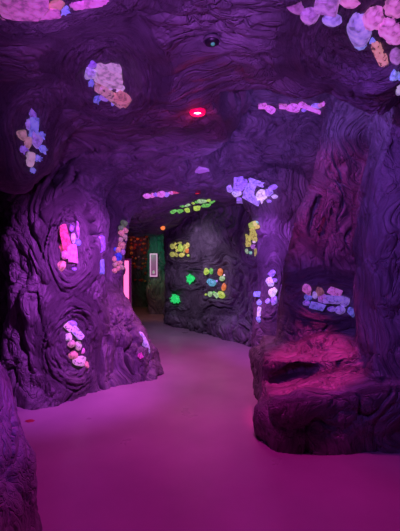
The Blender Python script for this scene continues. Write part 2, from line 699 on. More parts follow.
def ico(sub):
    bm = bmesh.new()
    bmesh.ops.create_icosphere(bm, subdivisions=sub, radius=1)
    v = np.array([x.co[:] for x in bm.verts])
    f = [[x.index for x in fc.verts] for fc in bm.faces]
    bm.free()
    return v, f


ICO2, ICO3 = ico(2), ico(3)


def clip_planes(v, planes):
    v = v.copy()
    for n, d in planes:
        s = v @ n - d
        k = s > 0
        v[k] -= s[k][:, None] * n
    return v


def rn(a, b):
    return RS.uniform(a, b)


def shape(kind):
    """unit shape: x, y span -1..1 on the rock, z outward"""
    if kind in ('slab', 'rod', 'block'):
        v = ICO3[0] * 1.75
        pl = []
        for ax in range(3):
            for s in (-1, 1):
                n = np.zeros(3)
                n[ax] = s
                n += RS.randn(3) * .10
                n /= np.linalg.norm(n)
                pl.append((n, rn(.86, .98)))
        for _ in range(5):
            n = RS.randn(3)
            n /= np.linalg.norm(n)
            pl.append((n, rn(1.15, 1.3)))
        return clip_planes(v, pl), ICO3[1], False
    if kind == 'chunk':
        v = ICO3[0] * 1.12
        pl = []
        for _ in range(13):
            n = RS.randn(3)
            n /= np.linalg.norm(n)
            pl.append((n, rn(.66, .95)))
        return clip_planes(v, pl), ICO3[1], False
    if kind == 'pebble':
        v = ICO2[0] * 1.0
        d = 1 + .16 * noise(v * 1.6 + rn(0, 50), 7)
        return v * d[:, None], ICO2[1], True
    if kind == 'nodule':
        v = ICO3[0]
        o = rn(0, 50)
        d = .84 + .5 * np.abs(noise(v * 2.6 + o, 8)) + .25 * np.abs(noise(v * 6 + o, 9))
        return v * d[:, None], ICO3[1], True
    if kind == 'shell':
        v = ICO3[0].copy()
        d = 1 + .10 * noise(v * 2.0 + rn(0, 50), 6) + .05 * noise(v * 6, 5)
        v = v * d[:, None]
        return v, ICO3[1], True
    raise KeyError(kind)


def crystal_shape(n_side=6):
    v, f = [], []
    for lv, (r, z) in enumerate(((.9, -.4), (1, .55), (.02, 1.0))):
        for k in range(n_side):
            a = 2 * math.pi * k / n_side
            v.append((r * math.cos(a), r * math.sin(a), z))
    for lv in range(2):
        for k in range(n_side):
            k2 = (k + 1) % n_side
            f.append([lv * n_side + k, lv * n_side + k2, (lv + 1) * n_side + k2, (lv + 1) * n_side + k])
    f.append(list(range(n_side))[::-1])
    return np.array(v), f


def mk(name, v, f, material, loc, parent=None, smooth_=False):
    me = bpy.data.meshes.new(name)
    me.from_pydata([tuple(x) for x in v], [], f)
    me.update()
    if smooth_:
        me.polygons.foreach_set('use_smooth', np.ones(len(me.polygons), bool))
    me.materials.append(material)
    o = bpy.data.objects.new(name, me)
    C.objects.link(o)
    if parent is not None:
        o.parent = parent
    else:
        o.location = loc
    return o


bpy.context.view_layer.update()
DG = bpy.context.evaluated_depsgraph_get()


def hit(px, py):
    d = ray(px, py)
    ok, loc, nor, i, ob, _ = SC.ray_cast(DG, Vector(CAM), Vector(d))
    if not ok:
        return None
    return np.array(loc), np.array(nor)


NAME = {'slab': 'mineral_slab', 'rod': 'mineral_rod', 'block': 'mineral_block', 'chunk': 'mineral_chunk', 'pebble': 'mineral_pebble',
        'nodule': 'mineral_nodule', 'shell': 'mineral_plate', 'druse': 'crystal_cluster', 'splat': 'spiky_mineral'}


def mineral(px, py, w, h, ang, col, kind, phrase, where, glow=.55, group=None, speck=False, thick=.75, label=None):
    got = hit(px, py)
    if got is None:
        return
    c, fnor = got
    n = grad(c)[0] * .75 + fnor * .25
    n /= np.linalg.norm(n)
    w, h = w * 1.12, h * 1.12
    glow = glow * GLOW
    ca, sa = math.cos(math.radians(ang)), math.sin(math.radians(ang))
    a = tangent(c, n, px, py, ca * w / 2, -sa * w / 2, 2.0)
    b = tangent(c, n, px, py, -sa * h / 2, -ca * h / 2, 2.0)
    depth = np.dot(c - CAM, FWD)
    t = thick * min(w, h) / 2 * depth / FPX
    t = min(max(t, .008), .12)
    B = np.stack([a, b, n * t], 1)
    c = c + n * t * .35
    M = mineral_mat(PAL[col], glow, speck)
    nm = NAME[kind]
    lab = label or f'{phrase} {where}'
    if kind in ('druse', 'splat'):
        root = bpy.data.objects.new(nm, None)
        C.objects.link(root)
        root.location = c
        root.empty_display_size = .02
        tag(root, lab, 'mineral', group)
        v, f, s = shape('chunk')
        mk('matrix', (v * (.78 if kind == 'druse' else .5)) @ B.T, f, M, None, root)
        big = max(w, h)
        k = 18 if kind == 'splat' else 12 if big > 9 else 8 if big > 6 else 6
        for j in range(k):
            a0 = 2 * math.pi * (j + rn(-.3, .3)) / k * (1 if kind == 'splat' else 2.4)
            rr = rn(.1, .65) if kind == 'druse' else .35
            out = np.array([math.cos(a0), math.sin(a0), 0])
            dz = rn(.5, 1.2) if kind == 'druse' else rn(.05, .5)
            d = out * (rn(.2, .8) if kind == 'druse' else 1.0) + np.array([0, 0, dz])
            d /= np.linalg.norm(d)
            p = out * rr + np.array([0, 0, .25])
            L = rn(.45, .7) if kind == 'druse' else rn(.15, .75)
            cv, cf = crystal_shape(6)
            x = np.cross(d, [.3, .5, .8])
            x /= np.linalg.norm(x)
            y = np.cross(d, x)
            wd = rn(.14, .24) if kind == 'druse' else rn(.09, .2)
            cv = p + cv[:, :1] * x * wd + cv[:, 1:2] * y * wd + cv[:, 2:3] * d * L
            mk('crystal', cv @ B.T, cf, M, None, root)
        return root
    v, f, s = shape(kind)
    o = mk(nm, v @ B.T, f, M, c, None, s)
    tag(o, lab, 'mineral', group)
    return o


def cluster(where, rows, group, glow=.55):
    for r in rows:
        px, py, w, h, ang, col, kind, phrase = r[:8]
        kw = dict(glow=glow, group=None)
        if len(r) > 8:
            kw.update(r[8])
        mineral(px, py, w, h, ang, col, kind, phrase, where, **{**kw, 'group': group})


SP = dict(speck=True)
cluster('at the top left edge of the ceiling', [
    (22, 4, 48, 17, -4, 'pink', 'slab', 'broad pink mineral slab, largest'),
    (44, 11, 30, 9, 6, 'pink', 'slab', 'low pink mineral slab overlapping the largest one,'),
    (56, 4, 20, 9, 10, 'salmon', 'chunk', 'salmon pink mineral chunk beside the blue crystals'),
    (65, 9, 11, 9, 0, 'sky', 'druse', 'pale blue crystal cluster hanging'),
    (80, 3, 20, 10, 0, 'pink', 'nodule', 'rounded pink mineral right of the blue crystals'),
    (100, 1, 26, 7, 4, 'pink', 'slab', 'rightmost thin pink mineral slab'),
    (1, 4, 5, 9, 0, 'lav', 'chunk', 'small lavender mineral chunk touching the frame'),
], 'pink minerals on the front ceiling', .42)

cluster('in the oval ceiling niche', [
    (92, 64, 9, 6, 0, 'violet', 'nodule', 'dark violet dome-shaped mineral, topmost'),
    (90, 71, 12, 12, 30, 'pale', 'chunk', 'pale lavender mineral chunk at the upper left'),
    (108, 72, 24, 16, -8, 'cream', 'slab', 'big cream mineral slab, largest one'),
    (91, 82, 7, 9, 0, 'blue', 'druse', 'blue crystal cluster at the left rim'),
    (100, 82, 9, 8, 0, 'brown', 'chunk', 'brown mineral lump under the cream slab'),
    (98, 88, 7, 9, 20, 'tan', 'chunk', 'tan mineral lump left of the middle'),
    (108, 86, 10, 7, 0, 'pale', 'chunk', 'speckled whitish mineral in the middle', SP),
    (120, 81, 6, 5, 0, 'magenta', 'nodule', 'small dark magenta mineral under the cream slab'),
    (120, 87, 11, 7, 0, 'white', 'chunk', 'bright pinkish white mineral at the right'),
    (111, 95, 26, 8, -38, 'tan', 'rod', 'long speckled tan mineral bar lying diagonally', SP),
    (123, 98, 15, 8, -35, 'salmon', 'slab', 'salmon mineral slab at the lower right end'),
    (104, 97, 11, 6, -15, 'lav', 'chunk', 'lavender mineral chunk at the lower edge'),
    (97, 98, 8, 9, 0, 'blue', 'druse', 'blue crystal cluster at the lower left'),
    (113, 103, 3.5, 4.5, 0, 'sky', 'chunk', 'tiny blue mineral, lowest one'),
], 'minerals in the oval ceiling niche', .42)

cluster('on the hanging rock bulge', [
    (32, 113, 5, 11, 0, 'violet', 'rod', 'upright violet mineral prong, topmost'),
    (28, 124, 8, 10, 0, 'lav', 'nodule', 'lavender mineral knob below the prong'),
    (33, 127, 8, 18, 0, 'sky', 'slab', 'tall light blue mineral slab in the middle'),
    (22, 135, 9, 12, 30, 'tan', 'chunk', 'brownish mineral chunk at the left edge'),
    (27, 143, 7, 12, -20, 'tan', 'shell', 'smooth tan mineral below the brownish chunk'),
    (35, 139, 13, 16, 0, 'lav', 'chunk', 'large grey lavender mineral chunk'),
    (41, 135, 7, 9, 0, 'blue', 'druse', 'blue crystal cluster at the upper right'),
    (42, 149, 8, 9, 0, 'sky', 'druse', 'pale blue crystal cluster, rightmost,'),
    (37, 158, 8, 8, 0, 'blue', 'druse', 'blue crystal cluster right of the beige bar'),
    (30, 158, 6, 12, -15, 'cream', 'rod', 'upright beige mineral bar'),
    (23, 149, 8, 9, 0, 'violet', 'druse', 'violet crystal cluster at the lower left'),
    (32, 170, 8, 7, -20, 'sky', 'druse', 'small blue crystal cluster apart, lowest'),
], 'minerals on the hanging rock bulge', .42)

cluster('in the upper pillar niche', [
    (65.5, 238, 8, 26, 12, 'rose', 'slab', 'tall leaning red mineral slab'),
    (72, 254, 8, 18, 4, 'hot', 'slab', 'pink upright mineral slab below the red one'),
    (65, 255, 7, 8, 0, 'pink', 'nodule', 'pink mineral lump left of the pink slab'),
    (61.5, 248, 5, 8, 10, 'rose', 'chunk', 'small red mineral beside the red slab'),
    (61.5, 266, 8, 11, -25, 'salmon', 'chunk', 'reddish mineral chunk at the lower left'),
    (71, 228, 5, 8, 0, 'violet', 'druse', 'small violet crystal cluster at the top'),
    (73, 238, 5, 10, 0, 'pale', 'chunk', 'pale lavender mineral right of the red slab'),
    (78, 242.5, 6, 8, 0, 'blue', 'druse', 'blue crystal cluster at the right rim'),
    (77.5, 228, 3, 22, -4, 'mauve', 'rod', 'thin upright pink mineral needle'),
    (74.5, 269, 6, 4, 0, 'violet', 'chunk', 'flat violet mineral at the bottom'),
], 'minerals in the upper pillar niche', .5)

cluster('in the lower pillar niche', [
    (72, 323.5, 9, 6, -20, 'lav', 'shell', 'lavender rounded mineral at the top'),
    (68, 327, 9, 6, -50, 'cream', 'rod', 'speckled cream mineral bar at the upper left', SP),
    (76.5, 333, 13, 6, -50, 'pale', 'rod', 'longest speckled pale mineral bar', SP),
    (68, 337, 7, 8, 0, 'white', 'chunk', 'bright white mineral, brightest one'),
    (71, 344, 7, 7, 0, 'tan', 'chunk', 'brownish pink mineral below the bright white one'),
    (78, 345.5, 6, 9, 0, 'cream', 'shell', 'speckled oval mineral right of the middle', SP),
    (82.5, 351, 4, 6, -15, 'pink', 'pebble', 'smallest pink mineral at the right'),
    (72.5, 355, 9, 8, 0, 'salmon', 'shell', 'smooth salmon mineral, lower left'),
    (79.5, 361, 12, 9, 5, 'cream', 'chunk', 'biggest speckled pink mineral at the bottom', SP),
    (86, 364, 5, 7, 20, 'salmon', 'chunk', 'salmon mineral at the lower right tip'),
], 'minerals in the lower pillar niche', .42)

cluster('in the strip behind the left pillar', [
    (124, 223, 6, 6, 0, 'moss', 'chunk', 'mossy green stone, topmost'),
    (121, 228, 5, 5, 0, 'moss', 'chunk', 'mossy green stone second from the top'),
    (125, 230, 5, 6, 0, 'salmon', 'chunk', 'pink stone at the upper right'),
    (120.5, 233, 5, 6, 0, 'salmon', 'chunk', 'pink stone at the upper left'),
    (124, 237, 5, 6, 0, 'tan', 'chunk', 'tan stone right, below two pink stones'),
    (119.5, 239, 5, 5, 0, 'tan', 'chunk', 'tan stone left, above the large salmon stone'),
    (121, 245, 7, 8, 30, 'salmon', 'chunk', 'large salmon stone'),
    (117.5, 249.5, 4.5, 5, 0, 'salmon', 'chunk', 'small salmon stone left of the large one'),
    (115, 249, 3, 4, 0, 'deep', 'pebble', 'small blue stone at the left edge'),
    (117.5, 256, 7, 8, 0, 'deep', 'chunk', 'vivid deep blue stone'),
    (122, 252, 4, 6, 0, 'mauve', 'chunk', 'mauve stone right of the deep blue stone'),
    (114, 259, 4, 6, 0, 'salmon', 'chunk', 'salmon stone left below the deep blue stone'),
    (119, 262, 5, 5, 0, 'salmon', 'chunk', 'pink stone right below the deep blue stone'),
    (114.5, 264.5, 4, 5, 0, 'tan', 'chunk', 'tan stone at the lower left'),
    (118, 268, 5, 5, 0, 'salmon', 'chunk', 'pink stone in the lowest row, middle'),
    (121.5, 267, 4, 5, 0, 'tan', 'chunk', 'tan stone in the lowest row, right'),
    (114, 270.5, 4, 5, 0, 'salmon', 'chunk', 'pink stone in the lowest row, left'),
], 'stones in the strip behind the left pillar', .5)

cluster('on the trunk behind the left pillar', [
    (101.5, 244, 4, 16, 0, 'violet', 'slab', 'tall violet-blue mineral slab, upper one'),
    (101.8, 267, 3, 13, 0, 'sky', 'rod', 'slender pale blue mineral, lower one'),
], 'blue minerals behind the left pillar', .45)

cluster('on the right flank of the left pillar', [
    (143.6, 343, 3.2, 22, 22, 'pale', 'shell', 'long pale sliver of mineral', dict(thick=2.0)),
    (140, 356, 6, 6, 0, 'magenta', 'druse', 'small magenta crystal patch'),
], 'minerals on the pillar flank', .40)

cluster('on the lintel above the passage', [
    (146, 195, 8, 5, 0, 'hot', 'chunk', 'pink mineral, leftmost'),
    (152, 195, 5, 4, 0, 'pink', 'chunk', 'small pink mineral second from the left'),
    (156, 194.5, 5, 4, 0, 'violet', 'chunk', 'violet mineral left of the middle'),
    (161, 193.5, 8, 5, 0, 'hot', 'chunk', 'bright pink mineral in the middle'),
    (166.5, 194, 6, 4, 0, 'lav', 'chunk', 'lavender mineral right of the middle'),
    (171, 192.5, 5, 3, 0, 'pink', 'chunk', 'thin pink mineral second from the right'),
    (176, 192, 6, 3, 0, 'rose', 'chunk', 'thin red-pink mineral, rightmost'),
], 'pink minerals on the lintel', .75)

cluster('in the glowing green ceiling patch', [
    (173, 211, 6, 4, 20, 'green', 'chunk', 'small green stone, leftmost'),
    (179.5, 210, 6, 6, 0, 'green', 'chunk', 'green stone second from the left'),
    (186, 208.5, 8, 7, 0, 'lime', 'chunk', 'large yellow-green stone at lower left'),
    (187.5, 204.5, 7, 3.5, 10, 'pgreen', 'chunk', 'pale green flat stone above the large one'),
    (182, 206, 4, 3, 0, 'green', 'chunk', 'tiny green stone above the left pair'),
    (196.7, 207, 8, 6, 0, 'lime', 'chunk', 'broad green stone in the lower middle'),
    (202, 200.5, 8, 5, 0, 'pgreen', 'chunk', 'large pale green stone at the top'),
    (197.5, 201.5, 5, 3, 0, 'green', 'chunk', 'small green stone left of the pale top one'),
    (206, 204.5, 8, 5, 10, 'green', 'chunk', 'green stone below the pale top one'),
    (212.5, 201.5, 6, 3, 15, 'green', 'chunk', 'thin green stone, rightmost'),
    (208.5, 200, 4, 2.5, 0, 'lime', 'chunk', 'tiny yellow-green stone at the upper right'),
    (193, 203, 4, 3, 0, 'lime', 'chunk', 'tiny yellow-green stone in the middle'),
], 'green stones on the ceiling', 1.2)

cluster('in the violet lintel cluster', [
    (240, 183, 13, 9, 0, 'violet', 'block', 'square violet mineral block at the upper left'),
    (229.5, 188, 6, 6, 30, 'lav', 'chunk', 'small lavender mineral, leftmost'),
    (237, 191.5, 10, 8, 0, 'pale', 'chunk', 'bright lavender mineral lump at left'),
    (240, 199, 6, 7, 0, 'violet', 'block', 'violet mineral block at the lower left'),
    (251, 188.5, 8, 12, -30, 'lav', 'slab', 'leaning lavender mineral slab in the middle'),
    (257, 183, 13, 5, -20, 'lav', 'rod', 'slanting lavender mineral bar at the top'),
    (253, 198, 19, 6, -25, 'lav', 'rod', 'long lavender mineral bar at the bottom'),
    (263, 194.5, 13, 13, 0, 'white', 'druse', 'large whitish crystal cluster at right'),
    (269, 191.5, 9, 9, 0, 'lav', 'druse', 'greyish crystal cluster right of the whitish one'),
    (273, 187, 9, 5, 15, 'violet', 'chunk', 'violet mineral at the upper right end'),
    (274.5, 196, 6, 4, 0, 'pale', 'chunk', 'small pale mineral, rightmost'),
    (269, 201, 5, 3, 0, 'violet', 'chunk', 'small violet mineral under the crystals'),
], 'violet minerals on the lintel', .9)

cluster('behind the ceiling slab edge', [
    (262.5, 105.5, 8, 4, 0, 'pink', 'rod', 'thin pink mineral bar, leftmost'),
    (270, 109, 10, 7, 0, 'hot', 'chunk', 'drooping pink mineral second from the left'),
    (283, 106, 8, 4, 0, 'pink', 'rod', 'thin pink mineral left of the largest one'),
    (292.5, 107, 15, 8, 0, 'hot', 'chunk', 'largest pink mineral'),
    (310, 107.5, 20, 4, -22, 'hot', 'rod', 'slanting long pink mineral bar'),
    (317, 105.5, 10, 4, 0, 'lav', 'chunk', 'lavender pink mineral above the slanting bar'),
    (322, 104.5, 8, 4, 25, 'pink', 'rod', 'pink mineral bar, rightmost'),
    (304, 109, 5, 4, 0, 'violet', 'chunk', 'small violet mineral right of the largest one'),
], 'pink minerals behind the ceiling slab', .6)

ROWS = [
    (173, 246.4, 4, 5, 0, 'olive'), (176, 243.8, 2.5, 3, 0, 'yellow'), (181, 247.8, 4.5, 7, 0, 'lime'), (180, 242.8, 4, 2.2, 0, 'olive'),
    (188.4, 244.8, 4, 5, -20, 'yellow'), (184.7, 246.5, 2.5, 4.5, 0, 'olive'), (188, 250.8, 4.5, 4.5, 0, 'orange'), (177.8, 250.4, 3, 3, 0, 'yellow'),
    (173, 254.3, 4.5, 5, 0, 'olive'), (177.2, 254.3, 3.5, 5, 0, 'olive'), (182.2, 254.8, 5, 4, 0, 'yellow'), (188.6, 255.4, 2.5, 2.5, 0, 'lime'),
    (184.7, 251, 2.5, 3.6, 0, 'olive'), (176.6, 247.6, 2.5, 3, 0, 'yellow'), (186.6, 248, 2, 2, 0, 'yellow')]
PH = ['olive stone at the upper left corner', 'tiny yellow stone in the top row, left', 'tall lime stone in the middle', 'flat olive stone at the top middle',
      'yellow stone at the upper right corner', 'narrow olive stone right of the lime stone', 'orange-red stone, the only red one', 'yellow stone left below the lime stone',
      'olive stone at the lower left corner', 'olive stone second in the bottom row', 'wide yellow stone in the bottom row', 'tiny lime stone at the lower right corner',
      'narrow olive stone left of the orange one', 'tiny yellow stone left of the lime stone', 'tiny yellow stone above the orange one']
cluster('in the upper far wall panel', [r + ('pebble', p) for r, p in zip(ROWS, PH)], 'stones in the upper far wall panel', 1.0)
cluster('on the far wall', [
    (192.5, 278.5, 11, 10, 0, 'neon', 'splat', 'glowing green spiky mineral, upper one left of the mixed panel'),
    (177, 298.4, 10, 11, 20, 'neon', 'splat', 'glowing green spiky mineral, lower one near the floor'),
], 'spiky green minerals on the far wall', 1.3)
cluster('in the mixed far wall panel', [
    (206.7, 271.4, 4, 6, 0, 'lime', 'chunk', 'yellow-green stone at the upper left corner'),
    (211.7, 271, 3.6, 6, 0, 'green', 'pebble', 'green oval stone second in the top row'),
    (220.7, 272, 4.6, 7, 0, 'orange', 'pebble', 'orange stone in the top row'),
    (222.5, 278.4, 5, 5, 0, 'pgreen', 'pebble', 'round green stone below the top orange one'),
    (224.6, 275, 2, 2, 0, 'white', 'pebble', 'tiny whitish stone at the upper right'),
    (211.6, 282.6, 8, 7, 0, 'teal', 'chunk', 'big teal blue stone'),
    (216.8, 281, 2, 2.5, 0, 'lav', 'pebble', 'tiny lilac stone beside the teal one'),
    (224.2, 287, 4, 7, -10, 'orange', 'pebble', 'orange stone at the right, above the lime stone'),
    (222.3, 294.5, 7, 6.5, 30, 'lime', 'chunk', 'large lime stone at the lower right'),
    (217, 295, 5, 3.5, -45, 'pgreen', 'rod', 'slanting green sliver in the bottom row'),
    (210.5, 293.8, 4, 5, 0, 'pgreen', 'pebble', 'dull green stone at the lower left'),
    (206, 294.4, 2, 2, 0, 'lime', 'pebble', 'tiny lime stone at the lower left corner'),
    (214, 292.2, 2.2, 2, 0, 'green', 'pebble', 'tiny green stone above the bottom row'),
], 'stones in the mixed far wall panel', 1.0)
cluster('in the tall yellow niche', [
    (253.5, 224.5, 10, 5, 25, 'lime', 'slab', 'yellow-green cap stone'),
    (256.6, 222.5, 4, 3, 0, 'mint', 'chunk', 'small mint green stone at the top'),
    (255, 228, 13, 2.8, 20, 'yellow', 'rod', 'slanting yellow bar under the cap'),
    (255, 235.5, 7, 9, 0, 'yellow', 'block', 'square yellow block'),
    (254, 242, 3.5, 2.2, 0, 'white', 'chunk', 'small white stone under the yellow block'),
    (254, 246.5, 5, 5, 0, 'mauve', 'chunk', 'mauve stone below the white one'),
    (248.5, 241, 4, 11, 0, 'yellow', 'rod', 'upright yellow pillar stone at left'),
    (246.8, 251, 3.6, 5, 0, 'pgreen', 'chunk', 'green stone at the lower left'),
    (250.8, 253, 3, 4, 0, 'mint', 'chunk', 'mint stone at the bottom middle'),
    (256.5, 252.5, 3, 7, 0, 'olive', 'rod', 'upright olive stone at the lower right'),
], 'stones in the tall yellow niche', .8)
cluster('on the rock pier', [
    (272.6, 272.6, 8, 8, 0, 'violet', 'druse', 'violet crystal cluster, topmost'),
    (270.4, 282, 7, 9, 0, 'pale', 'chunk', 'pale lavender mineral below the top cluster'),
    (275, 280.5, 4, 5, 0, 'violet', 'chunk', 'small violet mineral right of the pale one'),
    (273.3, 291.5, 8, 9, 0, 'white', 'chunk', 'brightest pinkish white mineral'),
    (268, 301, 6, 6, 0, 'lav', 'druse', 'lavender crystal cluster at the lower left'),
    (274.4, 300.5, 6, 9, 0, 'violet', 'chunk', 'violet mineral at the lower right'),
    (258.8, 294.3, 5, 5, 0, 'sky', 'block', 'square blue mineral on the left edge'),
    (259.8, 302.3, 4, 6, 0, 'sky', 'chunk', 'blue mineral below the square one'),
    (259.8, 311.5, 3.2, 9, 0, 'pale', 'rod', 'slender pale blue mineral on the left edge'),
    (259, 319, 4, 6, 0, 'blue', 'chunk', 'lowest blue mineral'),
], 'minerals on the rock pier', 1.0)
cluster('in the right wall niche', [
    (307.5, 290, 8, 11, 20, 'pink', 'chunk', 'pink pointed mineral at the upper left'),
    (319.4, 291, 8, 9, 0, 'brown', 'chunk', 'reddish brown mineral at the top'),
    (334, 292, 11, 7, -25, 'hot', 'slab', 'bright pink mineral slab at the top right'),
    (315, 295, 5, 7, 0, 'pale', 'chunk', 'small whitish mineral left of the brown one'),
    (321.7, 298, 9, 8, 0, 'mauve', 'chunk', 'mauve mineral below the brown one'),
    (333, 299.5, 18, 8, -4, 'lav', 'slab', 'wide lavender mineral slab, largest'),
    (344, 301.5, 8, 10, 0, 'lav', 'chunk', 'lavender mineral right of the wide slab'),
    (308.5, 297.5, 7, 6, -20, 'blue', 'chunk', 'blue mineral under the pink pointed one'),
    (306.6, 303, 6, 5, 0, 'violet', 'nodule', 'violet mineral at the far left'),
    (317.5, 306, 14, 6, -15, 'blue', 'rod', 'long blue-violet mineral bar at the bottom'),
    (331, 309, 7, 5, 0, 'violet', 'chunk', 'small violet mineral right of the blue bar'),
    (339.5, 310, 9, 8, 0, 'lav', 'shell', 'lavender mineral at the lower right'),
    (351, 312, 6, 9, 15, 'blue', 'chunk', 'blue mineral set apart, rightmost'),
], 'minerals in the right wall niche', .42)
cluster('in the top right ceiling corner', [
    (296, 5, 17, 11, -20, 'plum', 'chunk', 'dim mauve mineral, leftmost'),
    (310, 14, 17, 13, 0, 'mauve', 'nodule', 'dull purple mineral lump second from the left'),
    (327, 2, 22, 14, -10, 'mauve', 'slab', 'large mauve slab above the lavender mineral'),
    (332, 18, 19, 11, -10, 'lav', 'shell', 'smooth lavender mineral below the mauve slab'),
    (351, 1, 22, 9, -5, 'pink', 'chunk', 'pink mineral on the top frame edge'),
    (361, 27, 21, 32, 12, 'lav', 'shell', 'big oval violet-blue mineral'),
    (361, 43, 11, 9, 0, 'sky', 'nodule', 'light blue knob at the bottom of the violet oval'),
    (373, 40, 8, 7, 0, 'blue', 'druse', 'blue crystal tip right of the violet oval'),
    (375, 16, 18, 19, 0, 'hot', 'nodule', 'knobbly pink mineral right of the violet oval'),
    (392, 25, 26, 20, -10, 'hot', 'nodule', 'largest knobbly pink mineral'),
    (396, 5, 20, 15, 0, 'pink', 'nodule', 'knobbly pink mineral in the extreme corner'),
    (395, 37, 15, 10, 0, 'hot', 'nodule', 'bright pink lump under the largest pink mineral'),
    (383, 57, 26, 7, -62, 'salmon', 'rod', 'slanting dusky pink mineral bar', SP),
    (396, 55, 12, 14, 0, 'mauve', 'shell', 'mauve rounded mineral right of the slanting bar'),
    (395, 74, 12, 15, 0, 'sky', 'druse', 'pale blue crystal cluster under the mauve one'),
    (399, 88, 5, 10, 0, 'pale', 'rod', 'pale lavender mineral, lowest'),
], 'minerals in the top right ceiling corner', .8)

# dim orange stones set all over the end wall of the corridor
rs = random.Random(21)
k = 0
for gy in range(13):
    for gx in range(5):
        px, py = 132 + gx * 3.4 + rs.uniform(-1.1, 1.1), 226 + gy * 4.6 + rs.uniform(-1.5, 1.5)
        if rs.random() < .2 + (.4 if py > 270 else 0):
            continue
        got = hit(px, py)
        if got is None or got[0][1] < 10.5:
            continue
        s = rs.uniform(1.8, 3.2)
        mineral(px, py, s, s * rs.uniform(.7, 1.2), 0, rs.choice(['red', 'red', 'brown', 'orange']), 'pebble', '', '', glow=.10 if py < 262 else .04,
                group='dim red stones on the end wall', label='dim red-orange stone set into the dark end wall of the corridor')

# ------------------------------------------------------------------ fixtures
def plain(name, col, rough=.5, metal=0.0, emit=None, es=0.0):
    m, nt, b = mat(name)
    n1 = tex(nt, 'ShaderNodeTexNoise', 30, 3)
    r = ramp(nt, [(.35, tuple(c * .9 for c in col)), (.65, col)])
    nt.links.new(n1.outputs[0], r.inputs[0])
    nt.links.new(r.outputs[0], b.inputs['Base Color'])
    b.inputs['Roughness'].default_value = rough
    b.inputs['Metallic'].default_value = metal
    if emit:
        b.inputs['Emission Color'].default_value = (*emit, 1)
        b.inputs['Emission Strength'].default_value = es
    return m


def lathe(prof, seg=32):
    v, f = [], []
    for r_, z_ in prof:
        for k_ in range(seg):
            a_ = 2 * math.pi * k_ / seg
            v.append((r_ * math.cos(a_), r_ * math.sin(a_), z_))
    for i_ in range(len(prof) - 1):
        for k_ in range(seg):
            k2 = (k_ + 1) % seg
            f.append([i_ * seg + k_, i_ * seg + k2, (i_ + 1) * seg + k2, (i_ + 1) * seg + k_])
    return np.array(v), f


def box(c, h, bev=.004):
    bm = bmesh.new()
    bmesh.ops.create_cube(bm, size=2)
    for v_ in bm.verts:
        v_.co = Vector((c[0] + v_.co.x * h[0], c[1] + v_.co.y * h[1], c[2] + v_.co.z * h[2]))
    if bev:
        bmesh.ops.bevel(bm, geom=bm.edges[:], offset=bev, segments=2, affect='EDGES')
    bm.verts.index_update()
    v = np.array([x.co[:] for x in bm.verts])
    f = [[x.index for x in q_.verts] for q_ in bm.faces]
    bm.free()
    return v, f


def empty(name, loc, label, cat, group=None):
    o = bpy.data.objects.new(name, None)
    C.objects.link(o)
    o.location = loc
    o.empty_display_size = .05
    return tag(o, label, cat, group)


BLACK = plain('black_plastic', (.015, .015, .018), .4)
WHITE = plain('white_plastic', (.8, .78, .8), .45)
REDG = plain('red_lamp_glass', (.7, .03, .12), .25, emit=(1, .0, .10), es=.75)
LENS = plain('lit_lens', (.9, .8, .9), .3, emit=(1, .72, .95), es=6)
GREENLED = plain('green_indicator', (.1, .8, .3), .3, emit=(.1, 1, .4), es=.1)


def ceil_at(px, py):
    c, n = hit(px, py)
    return c


def lie_on_rock(o_, c_):
    n_ = Vector(grad(c_)[0] + np.array([0, 0, -1.6])).normalized()
    o_.rotation_euler = Vector((0, 0, -1)).rotation_difference(n_).to_euler()


# red downlight
c = ceil_at(197.5, 109)
RL = c.copy()
o = empty('ceiling_lamp', c + np.array([0, 0, -.005]), 'round red lit ceiling lamp with a glowing white bulb, in the smooth slab', 'lamp')
v, f = lathe([(.050, .03), (.062, .0), (.066, -.018), (.060, -.034), (.046, -.040), (.036, -.032), (.034, -.008)])
mk('housing', v, f, REDG, None, o, True)
v, f = lathe([(.034, -.008), (.032, -.020), (.02, -.027), (.0005, -.030)])
mk('bulb', v, f, LENS, None, o, True)
v, f = lathe([(.075, .012), (.074, -.002), (.062, -.006), (.060, .012)])
mk('trim_ring', v, f, plain('red_trim', (.3, .03, .06), .4), None, o, True)

# small red lamp deeper in
c = ceil_at(197, 193)
o = empty('ceiling_lamp', c, 'small red ceiling lamp above the glowing green stones', 'lamp')
lie_on_rock(o, c)
v, f = lathe([(.055, .02), (.058, -.004), (.05, -.012), (.046, -.004)])
mk('housing', v, f, plain('dark_red_trim', (.2, .02, .03), .4), None, o, True)
v, f = lathe([(.046, -.004), (.03, -.010), (.0005, -.012)])
mk('bulb', v, f, plain('red_bulb', (.8, .03, .06), .3, emit=(1, .02, .05), es=.6), None, o, True)

# dark sensor with green indicator
c = ceil_at(212, 41)
o = empty('ceiling_sensor', c, 'dark round ceiling sensor with a green indicator light near the top centre', 'sensor')
v, f = lathe([(.040, .03), (.042, -.004), (.036, -.016), (.018, -.022), (.0005, -.023)])
mk('body', v, f, BLACK, None, o, True)
v, f = lathe([(.012, -.018), (.011, -.028), (.0005, -.031)], 16)
v = v + np.array([.004, -.012, 0])
mk('indicator_light', v, f, GREENLED, None, o, True)
v, f = lathe([(.047, .01), (.049, -.003), (.042, -.006), (.040, .004)])
mk('trim_ring', v, f, plain('grey_plastic', (.12, .11, .12), .5), None, o, True)

# pale round speaker
c = ceil_at(202, 171)
o = empty('ceiling_speaker', c, 'pale flat round speaker cover set into the ceiling beyond the red lamp', 'speaker')
lie_on_rock(o, c)
v, f = lathe([(.095, .03), (.098, -.008), (.090, -.016), (.086, -.012)])
mk('rim', v, f, WHITE, None, o, True)
v, f = lathe([(.087, -.012), (.05, -.014), (.0005, -.015)])
mk('grille', v, f, plain('speaker_grille', (.75, .72, .78), .7), None, o, True)

